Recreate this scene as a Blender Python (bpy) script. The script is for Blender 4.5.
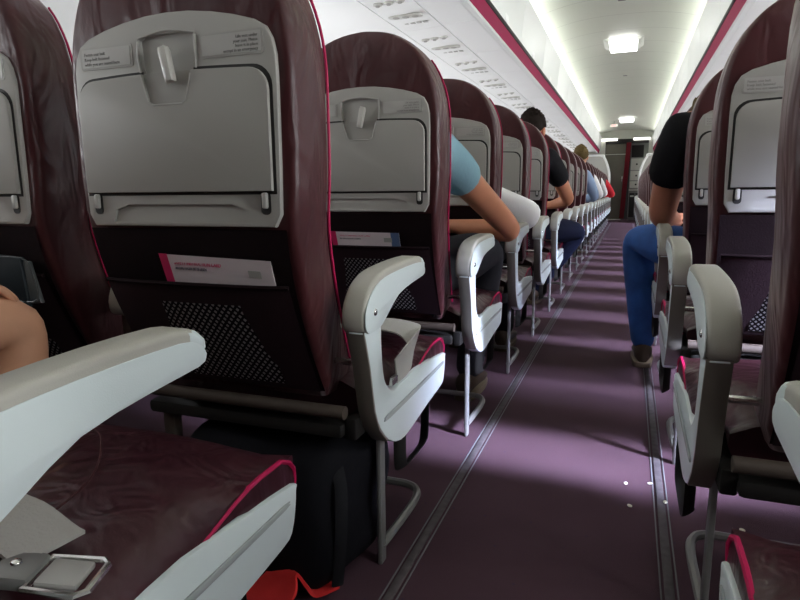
import bpy, bmesh, math, random
from mathutils import Vector, Matrix
random.seed(7)
for o in list(bpy.data.objects): bpy.data.objects.remove(o)
COL = bpy.context.scene.collection
SC = bpy.context.scene

# ------------------------------------------------------------ camera
cam_d = bpy.data.cameras.new('camera'); cam = bpy.data.objects.new('camera', cam_d); COL.objects.link(cam)
R_ = Vector((0.93624869, 0.35121449, -0.00931545)); U_ = Vector((-0.0529959, 0.16738515, 0.98446617)); F_ = Vector((-0.34731805, 0.92121148, -0.17532705))
m = Matrix((R_, U_, -F_)).transposed().to_4x4(); m.translation = Vector((0.1394, 0.0, 0.7659))
cam.matrix_world = m
cam_d.sensor_width = 36; cam_d.lens = 602.95 / 800 * 36; cam_d.clip_start = 0.02; cam_d.clip_end = 200
cam_d.dof.use_dof = False
SC.camera = cam
# ------------------------------------------------------------ world, light, exposure
W = bpy.data.worlds.new('sky'); SC.world = W; W.use_nodes = True
bg = W.node_tree.nodes['Background']; bg.inputs[0].default_value = (0.90, 0.96, 1.0, 1); bg.inputs[1].default_value = 2.0
SC.view_settings.view_transform = 'Standard'; SC.view_settings.look = 'None'
SC.view_settings.gamma = 1; SC.view_settings.use_curve_mapping = False
SC.view_settings.exposure = 0.40
WIN_P, WIN_Y0 = 0.533, -0.62      # window spacing
def area(name, loc, rot, sx, sy, power, col, spread=math.pi):
    d = bpy.data.lights.new(name, 'AREA'); d.shape = 'RECTANGLE'; d.size = sx; d.size_y = sy
    d.energy = power; d.color = col; d.spread = spread
    o = bpy.data.objects.new(name, d); o.location = loc; o.rotation_euler = rot; COL.objects.link(o); return o
WIN_POWER, COVE_E, DAY = 4.0, 10.0, (0.96, 0.98, 1.0)
SKY_BLUE = (0.66, 0.72, 1.0)
def aim(d): return Vector(d).to_track_quat('-Z', 'Y').to_euler()
for i in range(30):
    y = WIN_Y0 + i * WIN_P
    area('window_daylight', (-1.872, y, 1.115), aim((1, 0, .30)), 0.24, 0.32, WIN_POWER * (.75 if y < 2 else .8), DAY, math.radians(125))
    area('window_daylight', (1.872, y, 1.115), aim((-1, 0, .12)), 0.24, 0.32, WIN_POWER * (2.4 if y < 2.2 else 1.3), DAY, math.radians(140))
    if y > 0.9:   # steep skylight falling in through the right-hand windows, between the rows
        area('window_skylight', (1.870, y, 1.15), aim((-1.95, .74, -1.15)), 0.22, 0.28, 15.0 if y < 1.2 else 6.0, SKY_BLUE, math.radians(32))

# ------------------------------------------------------------ materials
def new_mat(name):
    mt = bpy.data.materials.new(name); mt.use_nodes = True
    return mt, mt.node_tree, mt.node_tree.nodes['Principled BSDF']
def lnk(t, a, b): t.links.new(a, b)
def pmat(name, col, rough=0.5, metal=0.0, bump=0.0, bscale=200.0, var=0.0, vscale=8.0, spec=0.5, coat=0.0, emit=None, es=1.0, sheen=0):
    mt, t, b = new_mat(name)
    b.inputs['Base Color'].default_value = (*col, 1); b.inputs['Roughness'].default_value = rough
    b.inputs['Metallic'].default_value = metal; b.inputs['Specular IOR Level'].default_value = spec
    b.inputs['Coat Weight'].default_value = coat; b.inputs['Sheen Weight'].default_value = sheen
    tc = t.nodes.new('ShaderNodeTexCoord')
    if var > 0:
        n = t.nodes.new('ShaderNodeTexNoise'); n.inputs['Scale'].default_value = vscale; n.inputs['Detail'].default_value = 4
        lnk(t, tc.outputs['Object'], n.inputs['Vector'])
        r = t.nodes.new('ShaderNodeValToRGB')
        r.color_ramp.elements[0].position = .3; r.color_ramp.elements[1].position = .7
        r.color_ramp.elements[0].color = (*[c * (1 - var) for c in col], 1); r.color_ramp.elements[1].color = (*[min(1, c * (1 + var)) for c in col], 1)
        lnk(t, n.outputs['Fac'], r.inputs['Fac']); lnk(t, r.outputs['Color'], b.inputs['Base Color'])
    if bump > 0:
        n2 = t.nodes.new('ShaderNodeTexNoise'); n2.inputs['Scale'].default_value = bscale; n2.inputs['Detail'].default_value = 3
        lnk(t, tc.outputs['Object'], n2.inputs['Vector'])
        bp = t.nodes.new('ShaderNodeBump'); bp.inputs['Strength'].default_value = bump; bp.inputs['Distance'].default_value = .002
        lnk(t, n2.outputs['Fac'], bp.inputs['Height']); lnk(t, bp.outputs['Normal'], b.inputs['Normal'])
    if emit:
        b.inputs['Emission Color'].default_value = (*emit, 1); b.inputs['Emission Strength'].default_value = es
    return mt
def leather(name, col, rough=0.36, wr=1.0, sheen=.22):
    mt, t, b = new_mat(name)
    tc = t.nodes.new('ShaderNodeTexCoord')
    n = t.nodes.new('ShaderNodeTexNoise'); n.inputs['Scale'].default_value = 7; n.inputs['Detail'].default_value = 5
    lnk(t, tc.outputs['Object'], n.inputs['Vector'])
    r = t.nodes.new('ShaderNodeValToRGB'); r.color_ramp.elements[0].position = .3; r.color_ramp.elements[1].position = .75
    r.color_ramp.elements[0].color = (*[c * .8 for c in col], 1); r.color_ramp.elements[1].color = (*[c * 1.3 for c in col], 1)
    lnk(t, n.outputs['Fac'], r.inputs['Fac']); lnk(t, r.outputs['Color'], b.inputs['Base Color'])
    mp = t.nodes.new('ShaderNodeMapping'); mp.inputs['Scale'].default_value = (14, 14, 6); lnk(t, tc.outputs['Object'], mp.inputs['Vector'])
    w = t.nodes.new('ShaderNodeTexNoise'); w.inputs['Scale'].default_value = 1.3; w.inputs['Detail'].default_value = 2; w.inputs['Distortion'].default_value = .8
    lnk(t, mp.outputs['Vector'], w.inputs['Vector'])
    g = t.nodes.new('ShaderNodeTexNoise'); g.inputs['Scale'].default_value = 420; g.inputs['Detail'].default_value = 2
    lnk(t, tc.outputs['Object'], g.inputs['Vector'])
    b1 = t.nodes.new('ShaderNodeBump'); b1.inputs['Strength'].default_value = wr; b1.inputs['Distance'].default_value = .009
    b2 = t.nodes.new('ShaderNodeBump'); b2.inputs['Strength'].default_value = .25; b2.inputs['Distance'].default_value = .0006
    lnk(t, w.outputs['Fac'], b1.inputs['Height']); lnk(t, g.outputs['Fac'], b2.inputs['Height'])
    lnk(t, b1.outputs['Normal'], b2.inputs['Normal']); lnk(t, b2.outputs['Normal'], b.inputs['Normal'])
    b.inputs['Roughness'].default_value = rough; b.inputs['Specular IOR Level'].default_value = .36; b.inputs['Sheen Weight'].default_value = sheen; b.inputs['Sheen Roughness'].default_value = .35; b.inputs['Sheen Tint'].default_value = (1, .82, .86, 1)
    return mt
def netmat():
    mt, t, b = new_mat('pocket_netting')
    tc = t.nodes.new('ShaderNodeTexCoord')
    mp = t.nodes.new('ShaderNodeMapping'); mp.inputs['Rotation'].default_value = (0, math.radians(45), 0); mp.inputs['Scale'].default_value = (112, 112, 112)
    lnk(t, tc.outputs['Object'], mp.inputs['Vector'])
    sep = t.nodes.new('ShaderNodeSeparateXYZ'); lnk(t, mp.outputs['Vector'], sep.inputs[0])
    outs = []
    for ax in ('X', 'Z'):
        f = t.nodes.new('ShaderNodeMath'); f.operation = 'FRACT'; lnk(t, sep.outputs[ax], f.inputs[0])
        s = t.nodes.new('ShaderNodeMath'); s.operation = 'SUBTRACT'; s.inputs[1].default_value = .5; lnk(t, f.outputs[0], s.inputs[0])
        a = t.nodes.new('ShaderNodeMath'); a.operation = 'ABSOLUTE'; lnk(t, s.outputs[0], a.inputs[0]); outs.append(a)
    mx = t.nodes.new('ShaderNodeMath'); mx.operation = 'MAXIMUM'; lnk(t, outs[0].outputs[0], mx.inputs[0]); lnk(t, outs[1].outputs[0], mx.inputs[1])
    lt = t.nodes.new('ShaderNodeMath'); lt.operation = 'LESS_THAN'; lt.inputs[1].default_value = .26; lnk(t, mx.outputs[0], lt.inputs[0])
    c = t.nodes.new('ShaderNodeMix'); c.data_type = 'RGBA'; c.inputs[6].default_value = (.008, .006, .008, 1); c.inputs[7].default_value = (.24, .225, .225, 1)
    lnk(t, lt.outputs[0], c.inputs[0]); lnk(t, c.outputs[2], b.inputs['Base Color'])
    b.inputs['Roughness'].default_value = .9; b.inputs['Specular IOR Level'].default_value = .05
    return mt
def carpet():
    mt, t, b = new_mat('purple_carpet')
    tc = t.nodes.new('ShaderNodeTexCoord')
    n = t.nodes.new('ShaderNodeTexNoise'); n.inputs['Scale'].default_value = 3; n.inputs['Detail'].default_value = 6
    lnk(t, tc.outputs['Object'], n.inputs['Vector'])
    r = t.nodes.new('ShaderNodeValToRGB'); r.color_ramp.elements[0].color = (.064, .032, .042, 1); r.color_ramp.elements[1].color = (.094, .052, .070, 1)
    lnk(t, n.outputs['Fac'], r.inputs['Fac'])
    v = t.nodes.new('ShaderNodeTexVoronoi'); v.inputs['Scale'].default_value = 26; v.inputs['Randomness'].default_value = .6
    lnk(t, tc.outputs['Object'], v.inputs['Vector'])
    lt = t.nodes.new('ShaderNodeMath'); lt.operation = 'LESS_THAN'; lt.inputs[1].default_value = .085; lnk(t, v.outputs['Distance'], lt.inputs[0])
    mm = t.nodes.new('ShaderNodeMath'); mm.operation = 'MULTIPLY'; mm.inputs[1].default_value = .6; lnk(t, lt.outputs[0], mm.inputs[0])
    mx = t.nodes.new('ShaderNodeMix'); mx.data_type = 'RGBA'; mx.inputs[7].default_value = (.05, .03, .07, 1)
    lnk(t, mm.outputs[0], mx.inputs[0]); lnk(t, r.outputs['Color'], mx.inputs[6])
    lnk(t, mx.outputs[2], b.inputs['Base Color'])
    g = t.nodes.new('ShaderNodeTexNoise'); g.inputs['Scale'].default_value = 500
    lnk(t, tc.outputs['Object'], g.inputs['Vector'])
    bp = t.nodes.new('ShaderNodeBump'); bp.inputs['Strength'].default_value = .5; bp.inputs['Distance'].default_value = .003
    lnk(t, g.outputs['Fac'], bp.inputs['Height']); lnk(t, bp.outputs['Normal'], b.inputs['Normal'])
    b.inputs['Roughness'].default_value = .9; b.inputs['Specular IOR Level'].default_value = .15
    return mt
M = dict(
    leather=leather('burgundy_leather', (.054, .0135, .0155)),
    cushion=leather('burgundy_seat_leather', (.042, .011, .016), .33, sheen=0),
    fabric=pmat('dark_back_fabric', (.010, .005, .006), .9, bump=.4, bscale=300, spec=.08),
    band=pmat('pocket_band_fabric', (.020, .009, .012), .8, bump=.4, bscale=300, spec=.15),
    net=netmat(),
    pink=pmat('pink_piping', (.42, .006, .07), .5, spec=.3),
    pinkrail=pmat('magenta_rail', (.24, .002, .045), .6, spec=.12),
    shell=pmat('grey_seat_plastic', (.37, .363, .335), .52, bump=.15, bscale=900, spec=.4),
    tray=pmat('grey_tray_plastic', (.34, .333, .305), .56, bump=.12, bscale=900, spec=.4),
    gap=pmat('dark_gap_shade', (.012, .011, .010), .7),  # near-black for gaps, their shade put into the colour
    latch=pmat('pale_latch_plastic', (.55, .54, .50), .3),
    placard=pmat('placard_plastic', (.42, .415, .39), .35),
    ink=pmat('placard_ink', (.20, .195, .185), .6),
    armtop=pmat('taupe_armrest_plastic', (.42, .41, .36), .42, bump=.15, bscale=900),
    panel=pmat('pale_grey_panel_plastic', (.64, .72, .72), .38, bump=.1, bscale=900),
    taupe=pmat('taupe_metal_trim', (.20, .185, .155), .35, metal=.4),
    groove=pmat('panel_groove', (.34, .37, .37), .6),
    steel=pmat('grey_leg_metal', (.23, .23, .22), .42, metal=.35),
    brown=pmat('bronze_beam_metal', (.06, .046, .037), .55, spec=.25),
    black=pmat('black_plastic', (.012, .011, .010), .6, spec=.2),
    chrome=pmat('bright_metal', (.7, .7, .68), .22, metal=1),
    web=pmat('grey_seat_belt_webbing', (.42, .41, .38), .8, bump=.6, bscale=260),
    white=pmat('cream_white_plastic', (.76, .77, .75), .38),
    psu=pmat('white_service_panel', (.88, .88, .87), .4),
    ceil=pmat('ceiling_plastic', (.74, .76, .70), .45),
    wallm=pmat('sidewall_plastic', (.74, .75, .74), .5),
    seam=pmat('seam_grey', (.16, .16, .17), .6),
    track=pmat('grey_track_cover', (.085, .072, .078), .6, metal=.1, var=.3, vscale=40),
    card=pmat('card_paper', (.78, .70, .72), .45),
    cardpink=pmat('card_pink_ink', (.62, .02, .12), .5),
    cardgrey=pmat('card_dark_ink', (.10, .09, .12), .5),
    cardblue=pmat('card_blue_print', (.10, .16, .30), .5),
    bag=pmat('black_bag_nylon', (.005, .005, .007), .8, bump=.6, bscale=30, spec=.12),
    red=pmat('red_cloth', (.65, .02, .02), .7, bump=.5, bscale=60),
    lamp=pmat('lamp_diffuser', (.9, .9, .88), .4, emit=(1, 1, .96), es=6),
    cove=pmat('cove_tube', (.9, .9, .85), .4, emit=(.95, .98, .88), es=COVE_E),
    striplamp=pmat('galley_lamp_glow', (.9, .9, .85), .4, emit=(1, .98, .9), es=2.5),
    exitr=pmat('red_sign_glow', (.9, .3, .3), .4, emit=(1, .3, .3), es=.9),
    doorbrown=pmat('grey_brown_panel', (.15, .138, .11), .5, var=.12, vscale=3),
    curtain=pmat('dark_red_curtain', (.20, .008, .02), .8, bump=.5, bscale=40),
    dark=pmat('galley_dark', (.015, .012, .012), .6),
    galley=pmat('galley_white', (.72, .72, .66), .4),
    frame=pmat('galley_metal', (.30, .30, .28), .3, metal=.7),
    skin=pmat('warm_skin', (.52, .22, .12), .5, var=.08, vscale=12, spec=.35),
    skinp=pmat('light_skin', (.68, .36, .22), .5, var=.06, vscale=12, spec=.35),
    skind=pmat('ruddy_skin', (.42, .17, .10), .5, var=.08, vscale=12, spec=.35),
    teal=pmat('teal_shirt', (.20, .36, .42), .85, bump=.5, bscale=90),
    whitecloth=pmat('white_cloth', (.92, .92, .92), .9, bump=.6, bscale=30),
    blackcloth=pmat('black_cloth', (.012, .012, .014), .85, spec=.1, bump=.5, bscale=60),
    darkcloth=pmat('charcoal_cloth', (.022, .022, .026), .85, spec=.1, bump=.5, bscale=60),
    navy=pmat('navy_cloth', (.006, .008, .022), .8, spec=.1, bump=.6, bscale=40),
    bluecloth=pmat('pale_blue_cloth', (.28, .38, .55), .85, bump=.4, bscale=80),
    redcloth=pmat('bright_red_cloth', (.75, .02, .04), .85),
    jeans=pmat('blue_denim', (.025, .10, .34), .85, bump=.6, bscale=300, var=.35, vscale=9),
    hairb=pmat('dark_brown_hair', (.012, .007, .005), .75, spec=.15, bump=1, bscale=90),
    hairbl=pmat('dark_blond_hair', (.09, .062, .022), .75, spec=.15, bump=1, bscale=90),
    eye=pmat('eye_white', (.8, .8, .78), .2), iris=pmat('eye_iris', (.03, .02, .01), .2), lip=pmat('lip', (.4, .12, .09), .5),
    shoe=pmat('brown_suede', (.040, .021, .010), .8, bump=.5, bscale=150), sole=pmat('tan_sole', (.10, .07, .04), .7),
    tealbag=pmat('dark_teal_cover', (.004, .010, .014), .5, spec=.2), greycase=pmat('grey_translucent_case', (.06, .07, .072), .45),
    bluecard=pmat('blue_leaflet', (.02, .16, .50), .5),
    glass=None, crumb=pmat('cream_crumb', (.8, .75, .6), .7))
def glassm():
    mt, t, b = new_mat('window_pane'); out = t.nodes['Material Output']
    tr = t.nodes.new('ShaderNodeBsdfTransparent'); gl = t.nodes.new('ShaderNodeBsdfGlossy'); gl.inputs['Roughness'].default_value = .05
    mx = t.nodes.new('ShaderNodeMixShader'); mx.inputs[0].default_value = .06
    lnk(t, tr.outputs[0], mx.inputs[1]); lnk(t, gl.outputs[0], mx.inputs[2]); lnk(t, mx.outputs[0], out.inputs[0]); return mt
M['glass'] = glassm()

# ------------------------------------------------------------ helpers
def finish(bm, name, mat, parent=None, smooth=True, angle=35, mats=None):
    bmesh.ops.recalc_face_normals(bm, faces=bm.faces)
    me = bpy.data.meshes.new(name); bm.to_mesh(me); bm.free()
    for mm in (mats or [mat]): me.materials.append(mm)
    if smooth:
        me.shade_smooth()
        try: me.set_sharp_from_angle(angle=math.radians(angle))
        except Exception: pass
    o = bpy.data.objects.new(name, me); COL.objects.link(o)
    if parent: o.parent = parent
    return o
def box(bm, x0, x1, y0, y1, z0, z1, bev=0.0, seg=2, mi=0):
    mt = Matrix.Translation(((x0 + x1) / 2, (y0 + y1) / 2, (z0 + z1) / 2)) @ Matrix.Diagonal((abs(x1 - x0), abs(y1 - y0), abs(z1 - z0), 1))
    b2 = bmesh.new(); bmesh.ops.create_cube(b2, size=1, matrix=mt)
    if bev > 0: bmesh.ops.bevel(b2, geom=b2.edges[:], offset=bev, segments=seg, profile=.5, affect='EDGES')
    for f in b2.faces: f.material_index = mi
    merge(bm, b2)
def merge(bm, b2, mat=None):
    if mat is not None: bmesh.ops.transform(b2, matrix=mat, verts=b2.verts)
    me = bpy.data.meshes.new('tmp'); b2.to_mesh(me); b2.free(); bm.from_mesh(me); bpy.data.meshes.remove(me)
def prism(bm, poly, a0, a1, axis='x', bev=0.0, seg=2, mi=0):
    """polygon extruded: axis x -> poly is (y,z); axis y -> (x,z); axis z -> (x,y)"""
    b2 = bmesh.new()
    def P(p, a):
        return {'x': (a, p[0], p[1]), 'y': (p[0], a, p[1]), 'z': (p[0], p[1], a)}[axis]
    v0 = [b2.verts.new(P(p, a0)) for p in poly]; v1 = [b2.verts.new(P(p, a1)) for p in poly]
    n = len(poly); f0 = b2.faces.new(v0); f1 = b2.faces.new(v1[::-1])
    for i in range(n): b2.faces.new((v0[i], v1[i], v1[(i + 1) % n], v0[(i + 1) % n]))
    bmesh.ops.recalc_face_normals(b2, faces=b2.faces)
    if bev > 0:
        es = list(set(f0.edges[:] + f1.edges[:]))
        bmesh.ops.bevel(b2, geom=es, offset=bev, segments=seg, profile=.5, affect='EDGES', clamp_overlap=True)
    for f in b2.faces: f.material_index = mi
    merge(bm, b2)
def smooth_poly(pts, n=3, closed=True):
    """Catmull-Rom resample"""
    out = []; N = len(pts)
    rng = range(N) if closed else range(N - 1)
    for i in rng:
        g = lambda k: pts[k % N] if closed else pts[max(0, min(N - 1, k))]
        p0, p1, p2, p3 = g(i - 1), g(i), g(i + 1), g(i + 2)
        for j in range(n):
            t = j / n
            out.append(tuple(.5 * ((2 * b) + (-a + c) * t + (2 * a - 5 * b + 4 * c - d) * t * t + (-a + 3 * b - 3 * c + d) * t ** 3) for a, b, c, d in zip(p0, p1, p2, p3)))
    if not closed: out.append(tuple(pts[-1]))
    return out
def tube(bm, pts, r, sides=8, closed=False, flat=None, cap=True, mi=0):
    """tube along pts; r number or list; flat=(w,h) gives elliptical section"""
    P = [Vector(p) for p in pts]; n = len(P); rings = []
    up = Vector((0, 0, 1)); prev = None
    for i in range(n):
        a = P[(i - 1) % n] if (closed or i > 0) else P[i]; b = P[(i + 1) % n] if (closed or i < n - 1) else P[i]
        t = (b - a).normalized()
        if prev is None:
            u = t.orthogonal().normalized() if abs(t.dot(up)) > .95 else t.cross(up).normalized()
        else:
            u = (prev - t * prev.dot(t)); u = u.normalized() if u.length > 1e-6 else t.orthogonal().normalized()
        prev = u; w = t.cross(u)
        rr = r[i] if isinstance(r, (list, tuple)) else r
        ru, rw = (rr, rr) if not flat else flat
        rings.append([bm.verts.new(P[i] + u * ru * math.cos(2 * math.pi * k / sides) + w * rw * math.sin(2 * math.pi * k / sides)) for k in range(sides)])
    m_ = n if closed else n - 1
    for i in range(m_):
        A, B = rings[i], rings[(i + 1) % n]
        for k in range(sides):
            f = bm.faces.new((A[k], A[(k + 1) % sides], B[(k + 1) % sides], B[k])); f.material_index = mi
    if cap and not closed:
        for rg in (rings[0], rings[-1][::-1]):
            f = bm.faces.new(rg); f.material_index = mi
def loft(bm, rings, cap=True, mi=0):
    R = [[bm.verts.new(p) for p in r] for r in rings]; n = len(R[0])
    for A, B in zip(R, R[1:]):
        for k in range(n):
            f = bm.faces.new((A[k], A[(k + 1) % n], B[(k + 1) % n], B[k])); f.material_index = mi
    if cap:
        for rg in (R[0], R[-1]):
            f = bm.faces.new(rg); f.material_index = mi
def ellipsoid(bm, c, r, u=16, v=12, rot=None, mi=0):
    b2 = bmesh.new(); bmesh.ops.create_uvsphere(b2, u_segments=u, v_segments=v, radius=1)
    mt = Matrix.Translation(c) @ (rot.to_4x4() if rot else Matrix.Identity(4)) @ Matrix.Diagonal((*r, 1))
    for f in b2.faces: f.material_index = mi
    merge(bm, b2, mt)
def ribbon(bm, pts, widths, th=0.0015, mi=0):
    """flat strap through pts; widths = list of width vectors"""
    P = [Vector(p) for p in pts]; Wd = [Vector(w) for w in widths]
    rings = []
    for i, p in enumerate(P):
        a = P[max(0, i - 1)]; b = P[min(len(P) - 1, i + 1)]; t = (b - a).normalized(); n = t.cross(Wd[i]).normalized() * th
        w = Wd[i] / 2
        rings.append([p - w - n, p + w - n, p + w + n, p - w + n])
    loft(bm, rings, mi=mi)
def tag(o, label=None, cat=None, group=None, kind=None):
    if label: o['label'] = label
    if cat: o['category'] = cat
    if group: o['group'] = group
    if kind: o['kind'] = kind
    return o
def empty(name, loc=(0, 0, 0), rz=0):
    o = bpy.data.objects.new(name, None); o.location = loc; o.rotation_euler = (0, 0, rz); o.empty_display_size = .1
    COL.objects.link(o); return o
def struct(bm, name, mat, smooth=True, angle=30, mats=None):
    return tag(finish(bm, name, mat, None, smooth, angle, mats), kind='structure')
def copy_tree(o, parent=None, skip=()):
    c = o.copy(); COL.objects.link(c); c.parent = parent
    for ch in KIDS.get(o.name, []):
        if ch.name.split('.')[0] in skip: continue
        copy_tree(ch, c, skip)
    return c
KIDS = {}
def remember(root):
    KIDS[root.name] = [c for c in bpy.data.objects if c.parent == root]
    for c in KIDS[root.name]: remember(c)
def boolean(o, cutter_bm):
    me = bpy.data.meshes.new('cut'); bmesh.ops.recalc_face_normals(cutter_bm, faces=cutter_bm.faces); cutter_bm.to_mesh(me); cutter_bm.free()
    c = bpy.data.objects.new('cut', me); COL.objects.link(c); c.parent = o.parent
    md = o.modifiers.new('b', 'BOOLEAN'); md.operation = 'DIFFERENCE'; md.object = c; md.solver = 'EXACT'
    bake(o); bpy.data.objects.remove(c)
def bake(o, smooth=True, angle=35):
    bpy.context.view_layer.update()
    dg = bpy.context.evaluated_depsgraph_get(); ev = o.evaluated_get(dg)
    me = bpy.data.meshes.new_from_object(ev, depsgraph=dg); o.modifiers.clear(); o.data = me; me.name = o.name
    if smooth:
        me.shade_smooth()
        if angle: me.set_sharp_from_angle(angle=math.radians(angle))
def text_bm(bm, s, size, origin, xdir, zdir, align='LEFT', mi=0, depth=0.0002, xs=1.0):
    cu = bpy.data.curves.new('txt', 'FONT'); cu.body = s; cu.size = size; cu.align_x = align; cu.extrude = depth; cu.resolution_u = 2
    o = bpy.data.objects.new('txt', cu); COL.objects.link(o); bpy.context.view_layer.update()
    dg = bpy.context.evaluated_depsgraph_get(); me = bpy.data.meshes.new_from_object(o.evaluated_get(dg))
    b2 = bmesh.new(); b2.from_mesh(me); bpy.data.objects.remove(o); bpy.data.meshes.remove(me)
    xd = Vector(xdir).normalized(); zd = Vector(zdir).normalized(); nd = xd.cross(zd)
    mt = Matrix((xd * xs, zd, nd)).transposed().to_4x4(); mt.translation = Vector(origin)
    for f in b2.faces: f.material_index = mi
    merge(bm, b2, mt)

# ------------------------------------------------------------ cabin shell
Y0, Y1 = -2.6, 16.6
bm = bmesh.new(); box(bm, -1.86, 1.86, Y0, Y1 + 1.2, -.05, 0); struct(bm, 'floor', carpet(), False)
for sx, nm in ((-1, 'trim_1'), (1, 'trim_2')):                      # grey track covers in the floor
    bm = bmesh.new(); xc = .252 * sx
    box(bm, xc - .009, xc + .009, Y0, 15.2, 0, .004, .0015)
    for e in (-1, 1): box(bm, xc + e * .0155 - .0015, xc + e * .0155 + .0015, Y0, 15.2, 0, .0022, .0006, mi=1)
    struct(bm, nm, M['track'], mats=[M['track'], M['seam']])
PROF = [(1.70, 0), (1.79, .35), (1.845, .70), (1.86, .93), (1.86, 1.30), (1.83, 1.42), (1.74, 1.56), (1.62, 1.66)]
ZL, ZH, WW = .95, 1.28, .23
def side_wall(s, nm):
    bm = bmesh.new(); ys = [Y0]; holes = []
    y = WIN_Y0 - 3 * WIN_P
    while y < Y1 - .3:
        if y - WW / 2 > Y0 + .05: ys += [y - WW / 2, y + WW / 2]; holes.append(len(ys) - 2)
        y += WIN_P
    ys.append(Y1)
    pr = PROF[:3] + [(1.86, .93), (1.86, ZL), (1.86, ZH)] + PROF[4:]
    g = [[bm.verts.new((s * x, yy, z)) for (x, z) in pr] for yy in ys]
    for i in range(len(ys) - 1):
        for j in range(len(pr) - 1):
            if i in holes and j == 4: continue
            bm.faces.new((g[i][j], g[i + 1][j], g[i + 1][j + 1], g[i][j + 1]))
    struct(bm, nm, M['wallm'], True, 50)
side_wall(-1, 'wall_left'); side_wall(1, 'wall_right')
def rrect(cx, cz, w, h, r, n=5):
    out = []
    for (sx, sz, a0) in ((1, 1, 0), (-1, 1, 90), (-1, -1, 180), (1, -1, 270)):
        for k in range(n + 1):
            a = math.radians(a0 + 90 * k / n); out.append((cx + sx * (w / 2 - r) + r * math.cos(a), cz + sz * (h / 2 - r) + r * math.sin(a)))
    return out
wf = wp = None; wn = 0
for s in (-1, 1):
    wf = None
    for i in range(31):
        y = WIN_Y0 + i * WIN_P; wn += 1
        if wf is None:
            bm = bmesh.new(); o1 = rrect(0, 1.115, WW + .05, ZH - ZL + .05, .06); o2 = rrect(0, 1.115, WW - .012, ZH - ZL - .012, .08); o3 = rrect(0, 1.115, WW - .02, ZH - ZL - .02, .075)
            rings = [[(s * (1.862), a, b) for a, b in o1], [(s * 1.850, a, b) for a, b in o1], [(s * 1.850, a, b) for a, b in o2], [(s * 1.868, a, b) for a, b in o3]]
            loft(bm, rings, cap=False); wf = finish(bm, 'window_%d' % wn, M['white']); wf['kind'] = 'structure'
            bm = bmesh.new(); prism(bm, o3, s * 1.8665, s * 1.8675, 'x'); wp = finish(bm, 'pane', M['glass'], wf, False)
            bm = bmesh.new(); prism(bm, [(-.105, ZH - .07), (.105, ZH - .07), (.105, ZH - .01), (-.105, ZH - .01)], s * 1.858, s * 1.862, 'x'); ws = finish(bm, 'shade', M['wallm'], wf, False)
            a = wf
        else:
            a = wf.copy(); a.name = 'window_%d' % wn; COL.objects.link(a)
            for q in (wp, ws): c = q.copy(); COL.objects.link(c); c.parent = a
        a.location = (0, y, 0)
# ceiling in one-metre panels with narrow joints
def ceil_z(x): return 2.265 - .095 * (abs(x) / .66) ** 2.6
bm = bmesh.new(); y = Y0
xs = [(-.66 + 1.32 * k / 24) for k in range(25)]
while y < Y1 - .01:
    y2 = min(y + .53, Y1)
    a = [[bm.verts.new((x, yy, ceil_z(x))) for x in xs] for yy in (y + .003, y2 - .003)]
    for k in range(24): bm.faces.new((a[0][k], a[0][k + 1], a[1][k + 1], a[1][k]))
    y = y2
a = [[bm.verts.new((x, yy, ceil_z(x) + .006)) for x in xs] for yy in (Y0, Y1)]
for k in range(24): bm.faces.new((a[0][k], a[0][k + 1], a[1][k + 1], a[1][k])).material_index = 1
struct(bm, 'ceiling', M['ceil'], True, 40, [M['ceil'], M['placard']])
# cove: upper back of the light trough
for s, nm in ((-1, 'trim_3'), (1, 'trim_4')):
    bm = bmesh.new(); P = [(.655, ceil_z(.655)), (.688, 2.13), (.69, 2.035), (.63, 2.033)]
    g = [[bm.verts.new((s * x, yy, z)) for x, z in P] for yy in (Y0, Y1)]
    for k in range(len(P) - 1): bm.faces.new((g[0][k], g[0][k + 1], g[1][k + 1], g[1][k]))
    struct(bm, nm, M['ceil'])
bm = bmesh.new(); P = [(-1.62, 1.66), (-1.35, 2.05), (-.9, 2.33), (0, 2.42), (.9, 2.33), (1.35, 2.05), (1.62, 1.66)]
prism(bm, P + [(x * 1.02, z + .04) for x, z in P[::-1]], Y0, Y1 + .05, 'y'); struct(bm, 'trim_12', M['wallm'])  # unseen outer roof, added to stop sky light leaking in
# magenta edge rails + white lip below
for s, nm in ((-1, 'trim_5'), (1, 'trim_6')):
    bm = bmesh.new(); prism(bm, [(s * .612, 1.650), (s * .592, 1.712), (s * .610, 1.714), (s * .625, 1.654)], Y0, 15.6, 'y')
    struct(bm, nm, M['pinkrail'], False)
for s, nm in ((-1, 'trim_7'), (1, 'trim_8')):
    bm = bmesh.new(); prism(bm, [(s * .620, 1.643), (s * .612, 1.650), (s * .635, 1.656), (s * .65, 1.645)], Y0, 15.6, 'y')
    struct(bm, nm, M['white'], False)
for s, nm in ((-1, 'trim_9'), (1, 'trim_10')):
    bm = bmesh.new(); prism(bm, [(s * .588, 1.713), (s * .588, 1.738), (s * .63, 1.738), (s * .63, 1.713)], Y0, 15.6, 'y')
    struct(bm, nm, M['black'], False)
# rear closing wall (behind the photographer) and the forward end wall
bm = bmesh.new(); box(bm, -1.9, 1.9, Y0 - .03, Y0, 0, 2.4); struct(bm, 'wall_back', M['doorbrown'], False)

ORD = ['', 'first', 'second', 'third', 'fourth', 'fifth', 'sixth', 'seventh', 'eighth', 'ninth', 'tenth', 'eleventh', 'twelfth', 'thirteenth', 'fourteenth', 'fifteenth', 'sixteenth', 'seventeenth', 'eighteenth', 'nineteenth', 'twentieth']
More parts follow.
